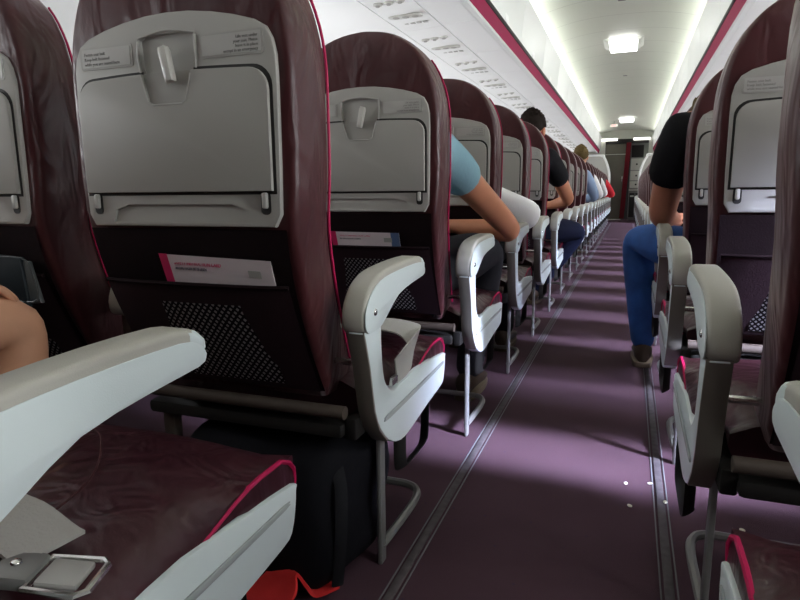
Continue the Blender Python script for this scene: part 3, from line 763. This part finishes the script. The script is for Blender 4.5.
# ------------------------------------------------------------ belts
def belt(base, s, label, shape):
    r = empty('seat_belt', base)
    if shape == 'drape':            # over the aisle edge of the cushion
        P = [(s * .266, .255, .427), (s * .271, .30, .438), (s * .269, .35, .452), (s * .255, .395, .466), (s * .225, .42, .474), (s * .17, .43, .477), (s * .08, .42, .477)]
        Wd = [(0, -.010, .050), (0, -.010, .058), (0, .03, .055), (.0, .085, .02), (0, .11, 0), (0, .115, 0), (0, .10, 0)]
        P = smooth_poly(P, 4, False); Wd = smooth_poly(Wd, 4, False)
        bm = bmesh.new(); ribbon(bm, P, Wd); finish(bm, 'webbing', M['web'], r)
        bm = bmesh.new(); box(bm, s * .264 - .004, s * .264 + .004, .232, .262, .404, .420, .002); finish(bm, 'anchor_clip', M['chrome'], r)
    else:
        P = [(-.20, .34, .466), (-.10, .315, .474), (-.02, .305, .478), (.08, .288, .474), (.15, .275, .471), (.215, .262, .463)]
        P = smooth_poly([(x, y, z) for x, y, z in P], 5, False); Wd = [(.008, .062, .003 * math.sin(i)) for i in range(len(P))]
        bm = bmesh.new(); ribbon(bm, P, Wd, .0018); finish(bm, 'webbing', M['web'], r)
        bm = bmesh.new(); c = Vector((.250, .248, .455)); a = math.radians(20)
        mt = Matrix.Translation(c) @ Matrix.Rotation(a, 4, 'Z') @ Matrix.Rotation(math.radians(6), 4, 'Y') @ Matrix.Scale(.8, 4)
        b2 = bmesh.new(); tube(b2, [(-.032, -.027, 0), (.022, -.030, 0), (.03, -.022, 0), (.03, .022, 0), (.022, .030, 0), (-.032, .027, 0)], .0042, 8, closed=True); merge(bm, b2, mt)
        bk = finish(bm, 'buckle_frame', M['chrome'], r)
        bm = bmesh.new(); b2 = bmesh.new(); box(b2, -.026, .018, -.021, .021, -.003, .005, .003); merge(bm, b2, mt); finish(bm, 'lift_flap', M['placard'], bk)
        bm = bmesh.new(); b2 = bmesh.new(); box(b2, -.075, -.03, -.024, .024, -.008, .009, .006); merge(bm, b2, mt); finish(bm, 'buckle_body', M['steel'], bk)
        bm = bmesh.new(); tube(bm, smooth_poly([(-.19, .235, .468), (-.06, .245, .474), (.04, .258, .480), (.11, .250, .482), (.14, .235, .474)], 4, False), .007, 8); finish(bm, 'strap_edge', M['black'], r)
        bm = bmesh.new(); b2 = bmesh.new(); ellipsoid(b2, (-.055, .0, .010), (.006, .006, .003), 10, 6); merge(bm, b2, mt); finish(bm, 'rivet', M['chrome'], bk)
    tag(r, label, 'seat belt')
belt(slot(1, 0), 1, 'grey seat belt with bright metal buckle lying on the nearest burgundy cushion at lower left', 'buckle')
belt(slot(1, 1), 1, 'pale grey seat belt webbing draped over the aisle edge of the nearest empty cushion', 'drape')

# ------------------------------------------------------------ pocket contents
def card(s, row, label, x0, x1, zc, h, tilt, blue=False, full=True):
    r = empty('safety_card', slot(s, row))
    ca, sa = math.cos(tilt), math.sin(tilt); cx = (x0 + x1) / 2; w = x1 - x0
    def yy(z): return lean(z) - .011
    def T(x, z, d=0): X = cx + x * ca - z * sa; Z = zc + x * sa + z * ca; return (X, lean(Z) - .0125 - d, Z)
    def quad(bm, a, b, c, d_, lo, hi, mi=0):
        vs = [T(a, c, lo), T(b, c, lo), T(b, d_, lo), T(a, d_, lo)]; v2 = [T(a, c, hi), T(b, c, hi), T(b, d_, hi), T(a, d_, hi)]
        loft(bm, [vs, v2], mi=mi)
    bm = bmesh.new(); quad(bm, -w / 2, w / 2, -.045, h / 2, 0, .0012); finish(bm, 'sheet', M['card'], r, False)
    bm = bmesh.new(); quad(bm, -w / 2 - .002, -w / 2 + .014, -.045, h / 2 + .001, .0010, .0018); finish(bm, 'pink_spine', M['cardpink'], r, False)
    xd = (ca, 0, sa); zd = (-sa, 0, ca)
    bm = bmesh.new(); text_bm(bm, 'SAFETY INSTRUCTION CARD', .0088, T(-w / 2 + .024, .004, .0016), xd, zd, xs=.80); finish(bm, 'title_lettering', M['cardpink'], r, False)
    bm = bmesh.new(); text_bm(bm, 'BEI EINSTEIGEN BITTE LESEN', .0068, T(-w / 2 + .024, -.0045, .0016), xd, zd, xs=.72)
    finish(bm, 'small_lettering', M['cardgrey'], r, False)
    bm = bmesh.new(); quad(bm, w / 2 - .045, w / 2 - .022, -.010, .002, .0010, .0014); finish(bm, 'grey_print', M['placard'], r, False)
    if blue:
        bm = bmesh.new(); quad(bm, w / 2 - .024, w / 2, -.045, h / 2, .0010, .0016); finish(bm, 'blue_corner', M['cardblue'], r, False)
    tag(r, label, 'safety card')
card(1, 1, 'white safety instruction card with pink spine in the pocket of the nearest left seatback', -.052, .158, .647, .040, -.03)
card(1, 2, 'white safety card with pink spine and blue corner in the second left seatback pocket', -.100, .100, .645, .032, -.01, True)
bm = bmesh.new(); box(bm, .060, .11, -.014, -.011, .57, .668, .001); q = finish(bm, 'blue_leaflet', M['bluecard']); q.location = slot(-1, 2); q.location.y += lean(.62)
tag(q, 'small blue leaflet sticking out of the seat pocket at the right edge', 'leaflet')
r = empty('tablet_pouch', slot(1, 1, 1)); 
bm = bmesh.new(); prism(bm, [(-.20, .56), (.10, .565), (.090, .655), (-.20, .672)], -.026, -.012, 'y', .004); finish(bm, 'cover', M['tealbag'], r)
bm = bmesh.new(); prism(bm, [(.06, .565), (.125, .572), (.103, .648), (.06, .650)], -.020, -.010, 'y', .003); finish(bm, 'grey_end', M['greycase'], r)
bm = bmesh.new(); tube(bm, smooth_poly([(-.20, -.027, .585), (-.05, -.028, .577), (.05, -.027, .576), (.122, -.022, .580), (.103, -.020, .648), (.04, -.026, .656)], 4, False), .0016, 6); finish(bm, 'piping', M['greycase'], r)
r.location.y += .018; r.location.x += .062; tag(r, 'dark teal pouch with grey translucent end in the pocket at the left picture edge', 'pouch')

# ------------------------------------------------------------ floor things
r = empty('black_backpack', (-.512, 1.055, 0))
b2 = bmesh.new(); bmesh.ops.create_cube(b2, size=1); bmesh.ops.subdivide_edges(b2, edges=b2.edges[:], cuts=9, use_grid_fill=True)
for v in b2.verts:
    c = v.co.copy(); n = Vector((abs(c.x) ** 5 + abs(c.y) ** 5 + abs(c.z) ** 5, 0, 0)).x ** (1 / 5) * 2; mx = max(abs(c.x), abs(c.y), abs(c.z)) * 2
    c = c * (mx / n if n > 0 else 1); c *= 1
    v.co = Vector((c.x * .365, c.y * .34, (c.z + .5) * .315))
    if v.co.z > .02: v.co += Vector((math.sin(v.co.z * 31 + v.co.y * 17) * .007, math.sin(v.co.x * 23 + 1) * .008, math.sin(v.co.x * 19 + v.co.y * 21) * .007 - .06 * max(0, (.12 - v.co.y - .2)) ))
bm = bmesh.new(); merge(bm, b2); finish(bm, 'bag_body', M['bag'], r, True, 80)
bm = bmesh.new(); tube(bm, smooth_poly([(.17, -.13, .03), (.186, -.14, .15), (.175, -.12, .25), (.10, -.05, .312), (-.05, 0, .318)], 5, False), .006, 8, flat=(.012, .003)); finish(bm, 'shoulder_strap', M['blackcloth'], r)
bm = bmesh.new(); tube(bm, smooth_poly([(.10, -.171, .24), (-.05, -.178, .25), (-.18, -.165, .235)], 5, False), .003, 6); finish(bm, 'zip', M['seam'], r)
tag(r, 'soft black bag pushed under the nearest left seatback beside the metal leg', 'bag')
bm = bmesh.new()
P = smooth_poly([(-.46, .83, .020), (-.44, .86, .045), (-.43, .89, .060), (-.42, .915, .035), (-.41, .92, .018), (-.37, .95, .008)], 5, False)
Wd = smooth_poly([(.09, -.03, 0), (.10, -.04, .02), (.06, -.05, .03), (.05, -.05, 0), (.06, -.04, -.01), (.03, -.01, 0)], 5, False)
ribbon(bm, P, Wd, .003)
P = smooth_poly([(-.50, .84, .008), (-.47, .88, .035), (-.455, .92, .050), (-.44, .95, .02)], 5, False); ribbon(bm, P, [(.05, -.03, .01)] * len(P), .003)
bmesh.ops.transform(bm, matrix=Matrix.Translation((0.01, -.005, .008)), verts=bm.verts)
tag(finish(bm, 'red_cloth', M['red'], None, True, 60), 'crumpled red cloth strap on the carpet at the foot of the black bag', 'cloth')
for i, (x, y) in enumerate(((.262, 1.52), (.42, 1.45), (.23, 1.62), (.17, 1.60), (.18, 1.48))):
    bm = bmesh.new(); ellipsoid(bm, (0, 0, .003), (.005, .007, .003), 8, 6); o = finish(bm, 'crumb', M['crumb']); o.location = (x, y, .004 if i == 0 else 0); o.rotation_euler.z = i
    tag(o, ('cream crumb lying on the right floor track', 'cream crumb on the carpet right of the right floor track', 'tiny crumb just left of the right floor track, farthest of three', 'leftmost tiny crumb on the lit carpet', 'nearest tiny crumb on the lit carpet left of the track')[i], 'crumb', 'crumbs on the carpet')

# ------------------------------------------------------------ people
def skin(name, verts, edges, mat, parent, root=0, sub=2):
    me = bpy.data.meshes.new(name); me.from_pydata([v[0] for v in verts], edges, [])
    o = bpy.data.objects.new(name, me); COL.objects.link(o); o.parent = parent
    md = o.modifiers.new('s', 'SKIN'); md.use_smooth_shade = True; md.branch_smoothing = .4
    for i, v in enumerate(me.skin_vertices[0].data):
        rr = verts[i][1]; v.radius = rr if isinstance(rr, tuple) else (rr, rr); v.use_root = (i == root)
    ss = o.modifiers.new('u', 'SUBSURF'); ss.levels = sub; ss.render_levels = sub
    bake(o, True, None)
    me = o.data
    if not me.materials: me.materials.append(mat)
    else: me.materials[0] = mat
    return o
def hand_chain(V, E, wi, W, d, n, side, curl=.35, k=1.0):
    """separate finger meshes are grown elsewhere; adds palm to the body chain"""
    V.append((W + d * .045 * k, (.030 * k, .016 * k))); E.append((wi, len(V) - 1)); V.append((W + d * .085 * k, (.033 * k, .014 * k))); E.append((len(V) - 2, len(V) - 1))
def fingers(parent_mesh, W, d, n, curl, k, mat, thumb_side=1):
    """five fingers joined into the body mesh; d=hand direction, n=palm normal"""
    d = d.normalized(); n = (n - d * n.dot(d)).normalized(); l = d.cross(n) * thumb_side
    parts = []
    for j, (off, ln) in enumerate(((.028, .070), (.010, .078), (-.009, .073), (-.027, .058))):
        p = W + d * .075 * k + l * off * k; dd = d; V = [(p, .0088 * k)]; E = []
        for q in range(3):
            a = curl * (q + .6); dd = (d * math.cos(a) + n * math.sin(a)).normalized(); p = p + dd * ln * k * (.42, .33, .25)[q]; V.append((p, (.0083, .0076, .0066)[q] * k)); E.append((q, q + 1))
        parts.append((V, E))
    p = W + d * .025 * k + l * .022 * k; V = [(p, .011 * k)]; E = []
    for q, (dv, ln) in enumerate((((d * .6 + l * .8), .042), ((d * .85 + l * .5 + n * .2), .032), ((d * .95 + l * .2 + n * .35), .026))):
        p = p + dv.normalized() * ln * k; V.append((p, (.0105, .0095, .008)[q] * k)); E.append((q, q + 1))
    parts.append((V, E))
    for V, E in parts:
        o = skin('finger', V, E, mat, None, 0, 1); b = bmesh.new(); b.from_mesh(parent_mesh.data); b.from_mesh(o.data); b.to_mesh(parent_mesh.data); b.free()
        bpy.data.objects.remove(o)
    parent_mesh.data.shade_smooth()
def head(parent, c, fwd, skinm, hairm, hair=1.0, k=1.0):
    """face mesh is merged to the body by the caller; hair and eyes are children"""
    rot = Vector((0, 1, 0)).rotation_difference(Vector(fwd).normalized()).to_matrix()
    bm = bmesh.new(); b2 = bmesh.new(); bmesh.ops.create_uvsphere(b2, u_segments=24, v_segments=18, radius=1)
    for v in b2.verts:
        x, y, z = v.co
        w = .076 * (1 - .22 * max(0, -z) ** 1.5); dep = .097 * (1 - .10 * max(0, -z)); v.co = Vector((x * w, y * dep + (.012 * max(0, -z) if y > 0 else -.0), z * .118))
    merge(bm, b2)
    b2 = bmesh.new(); bmesh.ops.create_cone(b2, cap_ends=True, segments=10, radius1=.016, radius2=.006, depth=.05)
    merge(bm, b2, Matrix.Translation((0, .098, -.012)) @ Matrix.Rotation(math.radians(-14), 4, 'X'))
    for e in (-1, 1): ellipsoid(bm, (e * .078, -.002, -.008), (.010, .019, .031), 10, 8)
    bmesh.ops.transform(bm, matrix=Matrix.Translation(c) @ rot.to_4x4() @ Matrix.Scale(k, 4), verts=bm.verts)
    me = bpy.data.meshes.new('t'); bm.to_mesh(me); bm.free()
    b = bmesh.new(); b.from_mesh(parent.data); b.from_mesh(me); b.to_mesh(parent.data); b.free(); parent.data.shade_smooth()
    root = parent.parent; T = Matrix.Translation(c) @ rot.to_4x4() @ Matrix.Scale(k, 4)
    for e in (-1, 1):
        bm = bmesh.new(); ellipsoid(bm, (e * .031, .083, .004), (.013, .010, .009), 10, 8); ellipsoid(bm, (e * .031, .090, .004), (.006, .005, .006), 8, 6, mi=1)
        bmesh.ops.transform(bm, matrix=T, verts=bm.verts); finish(bm, 'eye', M['eye'], root, mats=[M['eye'], M['iris']])
    bm = bmesh.new(); ellipsoid(bm, (0, .090, -.058), (.024, .008, .006), 12, 6); bmesh.ops.transform(bm, matrix=T, verts=bm.verts); finish(bm, 'mouth', M['lip'], root)
    bm = bmesh.new(); b2 = bmesh.new(); bmesh.ops.create_uvsphere(b2, u_segments=44, v_segments=30, radius=1)
    for v in b2.verts:
        x, y, z = v.co; lim = .18 + .42 * max(0, y) * 1.4 - .55 * max(0, -y) * hair
        if z < lim: v.co.z = z = lim - (lim - z) * .05; sc = math.sqrt(max(.0, 1 - min(1, abs(z)) ** 2)); hl = math.hypot(x, y) or 1; x, y = x / hl * sc * .97, y / hl * sc * .97
        nz = 1 + .06 * math.sin(17 * x + 5 * z) * math.cos(13 * y + 9 * z) + random.uniform(-.05, .09)
        v.co = Vector((x * .086 * nz, y * .107 * nz - .004, z * .133 * nz))
    merge(bm, b2); bmesh.ops.transform(bm, matrix=T, verts=bm.verts); finish(bm, 'hair', hairm, root, True, 80)
def person(name_label, base, s, head_c, shoulder_shift=(0, 0, 0), arm=None, far_arm=None, knees=None, shirt='blackcloth', pants='darkcloth', skinm='skin', hairm='hairb', sleeve=.55, face=(0, 1, .0), shorts=False, long_sleeve=False, shoe='shoe', feet=None, k=1.0):
    """seated person.  base = seat origin; all joints relative to it; s=+1: aisle at +x.  arm = (shoulder, elbow, wrist, hand dir) of the aisle arm"""
    r = empty('person', base); V = []; E = []
    sh = Vector(shoulder_shift)
    def add(p, rad, par=None):
        V.append((Vector(p), rad)); i = len(V) - 1
        if par is not None: E.append((par, i))
        return i
    pel = add((0, .235, .53), (.135, .10))
    w = add((0, .215, .66) , (.130, .095), pel); ch = add(Vector((0, .215, .84)) + sh * .6, (.150, .105), w); nb = add(Vector((0, .215, .985)) + sh, (.085, .075), ch)
    nk = add(Vector((0, .225, 1.045)) + sh, .052, nb); hc = Vector(head_c); add(hc - Vector((0, 0, .06)), .056, nk)
    S, Eb, Wr, hd = arm; S, Eb, Wr, hd = Vector(S), Vector(Eb), Vector(Wr), Vector(hd).normalized()
    FS, FE, FW, fh = far_arm or ((-s * .175, .22, .965), (-s * .20, .34, .70), (-s * .06, .52, .62), (.5 * s, .6, -.1)); FS, FE, FW, fh = Vector(FS), Vector(FE), Vector(FW), Vector(fh).normalized()
    hands = []
    for (a, b, c, d) in ((S, Eb, Wr, hd), (FS, FE, FW, fh)):
        i = add(a, .060 * k, nb); i = add(a.lerp(b, .45), .048 * k, i); i = add(b, .040 * k, i); i = add(b.lerp(c, .35), .040 * k, i); i = add(c, .026 * k, i)
        i = add(c + d * .045, (.033, .017), i); add(c + d * .08, (.036, .014), i); hands.append((c, d))
    K = knees or ((s * .12, .64, .53), (-s * .11, .64, .53)); Ft = feet or ((s * .12, .70, .09), (-s * .11, .70, .09)); legs = []
    for kk, ff in zip(K, Ft):
        kk, ff = Vector(kk), Vector(ff); hx = .09 if kk.x > 0 else -.09
        i = add((hx, .26, .525), .088, pel); i = add(Vector((hx, .26, .525)).lerp(kk, .55), .078, i); i = add(kk, .058, i); i = add(kk.lerp(ff, .35), .054, i); i = add(ff, .036, i); legs.append((Vector((hx, .26, .525)), kk, ff))
    body = skin('body', V, E, M[skinm], r, pel)
    for (c, d), nn in zip(hands, (Vector((0, 0, -1)), Vector((0, 0, -1)))): fingers(body, c, d, nn, .4, .95, M[skinm], s)
    head(body, hc, face, M[skinm], M[hairm])
    # shirt
    V2 = [(V[pel][0] + Vector((0, 0, .0)), (.150, .115)), (V[w][0], (.145, .112)), (V[ch][0], (.163, .122)), (V[nb][0], (.095, .085)), (V[nb][0] + Vector((0, .004, .035)), (.068, .064))]
    E2 = [(0, 1), (1, 2), (2, 3), (3, 4)]
    for (a, b, c) in ((S, Eb, Wr), (FS, FE, FW)):
        V2.append((a, .074 * k)); E2.append((3, len(V2) - 1))
        if long_sleeve:
            for p, rr in ((a.lerp(b, .5), .064), (b, .058), (b.lerp(c, .5), .048), (b.lerp(c, .9), .040)): V2.append((p, rr * k)); E2.append((len(V2) - 2, len(V2) - 1))
        else:
            for p, rr in ((a.lerp(b, sleeve * .6), .068), (a.lerp(b, sleeve), .066)): V2.append((p, rr * k)); E2.append((len(V2) - 2, len(V2) - 1))
    skin('shirt', V2, E2, M[shirt], r, 0)
    # trousers
    V3 = [(Vector((0, .245, .52)), (.150, .115))]; E3 = []
    for h, kk, ff in legs:
        V3.append((h, .100)); E3.append((0, len(V3) - 1)); V3.append((h.lerp(kk, .55), .090)); E3.append((len(V3) - 2, len(V3) - 1))
        V3.append((kk if not shorts else h.lerp(kk, .9), .073)); E3.append((len(V3) - 2, len(V3) - 1))
        if not shorts:
            V3.append((kk.lerp(ff, .4), .066)); E3.append((len(V3) - 2, len(V3) - 1)); V3.append((kk.lerp(ff, 1.06), .052)); E3.append((len(V3) - 2, len(V3) - 1))
    skin('trousers' if not shorts else 'shorts', V3, E3, M[pants], r, 0)
    for h, kk, ff in legs:
        bm = bmesh.new(); rings = []
        for t, wd, hh in ((-.075, .024, .052), (-.055, .036, .075), (0, .040, .085), (.05, .041, .062), (.10, .046, .048), (.15, .043, .042), (.18, .028, .030)):
            rings.append([(ff.x + wd * math.cos(a), ff.y + t, .022 + max(0, hh * (.5 + .5 * math.sin(a)))) for a in [2 * math.pi * q / 14 for q in range(14)]])
        loft(bm, rings); sh_ = finish(bm, 'shoe', M[shoe], r, True, 60)
        bm = bmesh.new(); prism(bm, [(ff.x + x, ff.y + y) for x, y in smooth_poly([(-.03, -.08), (.03, -.08), (.043, 0), (.047, .10), (.03, .185), (-.03, .185), (-.047, .10), (-.043, 0)], 3)], .002, .026, 'z', .004); finish(bm, 'sole', M['sole'], sh_)
    tag(r, name_label, 'person'); return r
# L2 : teal T-shirt, bare elbow over the armrest into the aisle
person('person in teal T-shirt whose bare elbow rests on the second left armrest', slot(1, 2), 1, (-.06, .27, 1.085),
       arm=((.130, .18, .905), (.290, .655, .625), (.05, .70, .640), (-1, .15, -.05)), shirt='teal', pants='darkcloth', skinm='skin', sleeve=.42, k=1.05,
       knees=((.21, .60, .565), (-.11, .64, .50)), feet=((.13, .66, .09), (-.12, .68, .09)), shoulder_shift=(-.02, -.02, -.03))
person('person in white long sleeve with elbow jutting over the third left armrest', slot(1, 3), 1, (-.16, .28, .97),
       shoulder_shift=(-.14, .02, -.11), arm=((-.02, .25, .79), (.282, .46, .660), (.06, .62, .68), (-1, .3, 0)), shirt='whitecloth', pants='blackcloth', skinm='skinp', long_sleeve=True, k=1.15)
person('dark-haired person in black T-shirt leaning toward the aisle, fifth row on the left', slot(1, 5), 1, (.065, .40, 1.148),
       arm=((.19, .24, .98), (.300, .50, .705), (.16, .66, .67), (-.8, .6, 0)), shirt='blackcloth', pants='navy', skinm='skin', hairm='hairb', sleeve=.62, shoulder_shift=(.04, .0, .0), face=(.3, 1, 0),
       knees=((.36, .64, .50), (-.11, .64, .53)), feet=((.08, .58, .09), (-.11, .70, .09)), k=1.08)
person('blond person in pale blue shirt, tenth row on the left', slot(1, 10), 1, (.115, .26, 1.155),
       arm=((.18, .22, .95), (.285, .46, .69), (.10, .60, .66), (-.9, .3, 0)), shirt='bluecloth', long_sleeve=True, hairm='hairbl', skinm='skinp', shoulder_shift=(.05, 0, 0), k=1.1)
person('person with white sleeve reaching into the aisle, twelfth row on the left', slot(1, 12), 1, (0, .25, 1.08),
       arm=((.17, .22, .95), (.285, .40, .70), (.10, .58, .66), (-.9, .3, 0)), shirt='whitecloth', long_sleeve=True, skinm='skinp', k=1.0)
person('person with white sleeve seated ahead of the other white sleeve, far left rows', slot(1, 15), 1, (0, .25, 1.08),
       arm=((.17, .22, .95), (.275, .40, .71), (.10, .58, .66), (-.9, .3, 0)), shirt='whitecloth', long_sleeve=True, skinm='skinp', k=.95)
person('person in bright red top at the far end of the left rows', slot(1, 18), 1, (0, .25, 1.08),
       arm=((.18, .22, .93), (.34, .40, .68), (.12, .58, .66), (-.9, .3, 0)), shirt='redcloth', long_sleeve=True, skinm='skinp', k=1.2)
# R3 : black T-shirt and jeans
person('person in black T-shirt and blue jeans right of the aisle, brown shoe in the aisle', slot(-1, 3), -1, (-.105, .40, 1.00),
       arm=((-.215, .25, .985), (-.262, .38, .665), (-.20, .60, .64), (.5, .85, 0)), shirt='blackcloth', pants='jeans', skinm='skind', hairm='hairbl', sleeve=.66, shoulder_shift=(-.055, .02, .0), k=1.32,
       knees=((-.34, .60, .565), (-.04, .64, .53)), feet=((-.290, .62, .09), (-.02, .66, .09)))
# L0 middle : bare knee with hand on it
person('person with bare bent knee and hand resting on it at the left picture edge', slot(1, 0, 1), 1, (-.10, .12, 1.12),
       arm=((.175, .20, .93), (.22, .36, .68), (.150, .55, .635), (.35, .9, -.2)), shirt='navy', pants='navy', skinm='skinp', shorts=True, sleeve=.5,
       knees=((.200, .66, .555), (-.13, .66, .53)), feet=((.17, .56, .09), (-.13, .62, .09)))
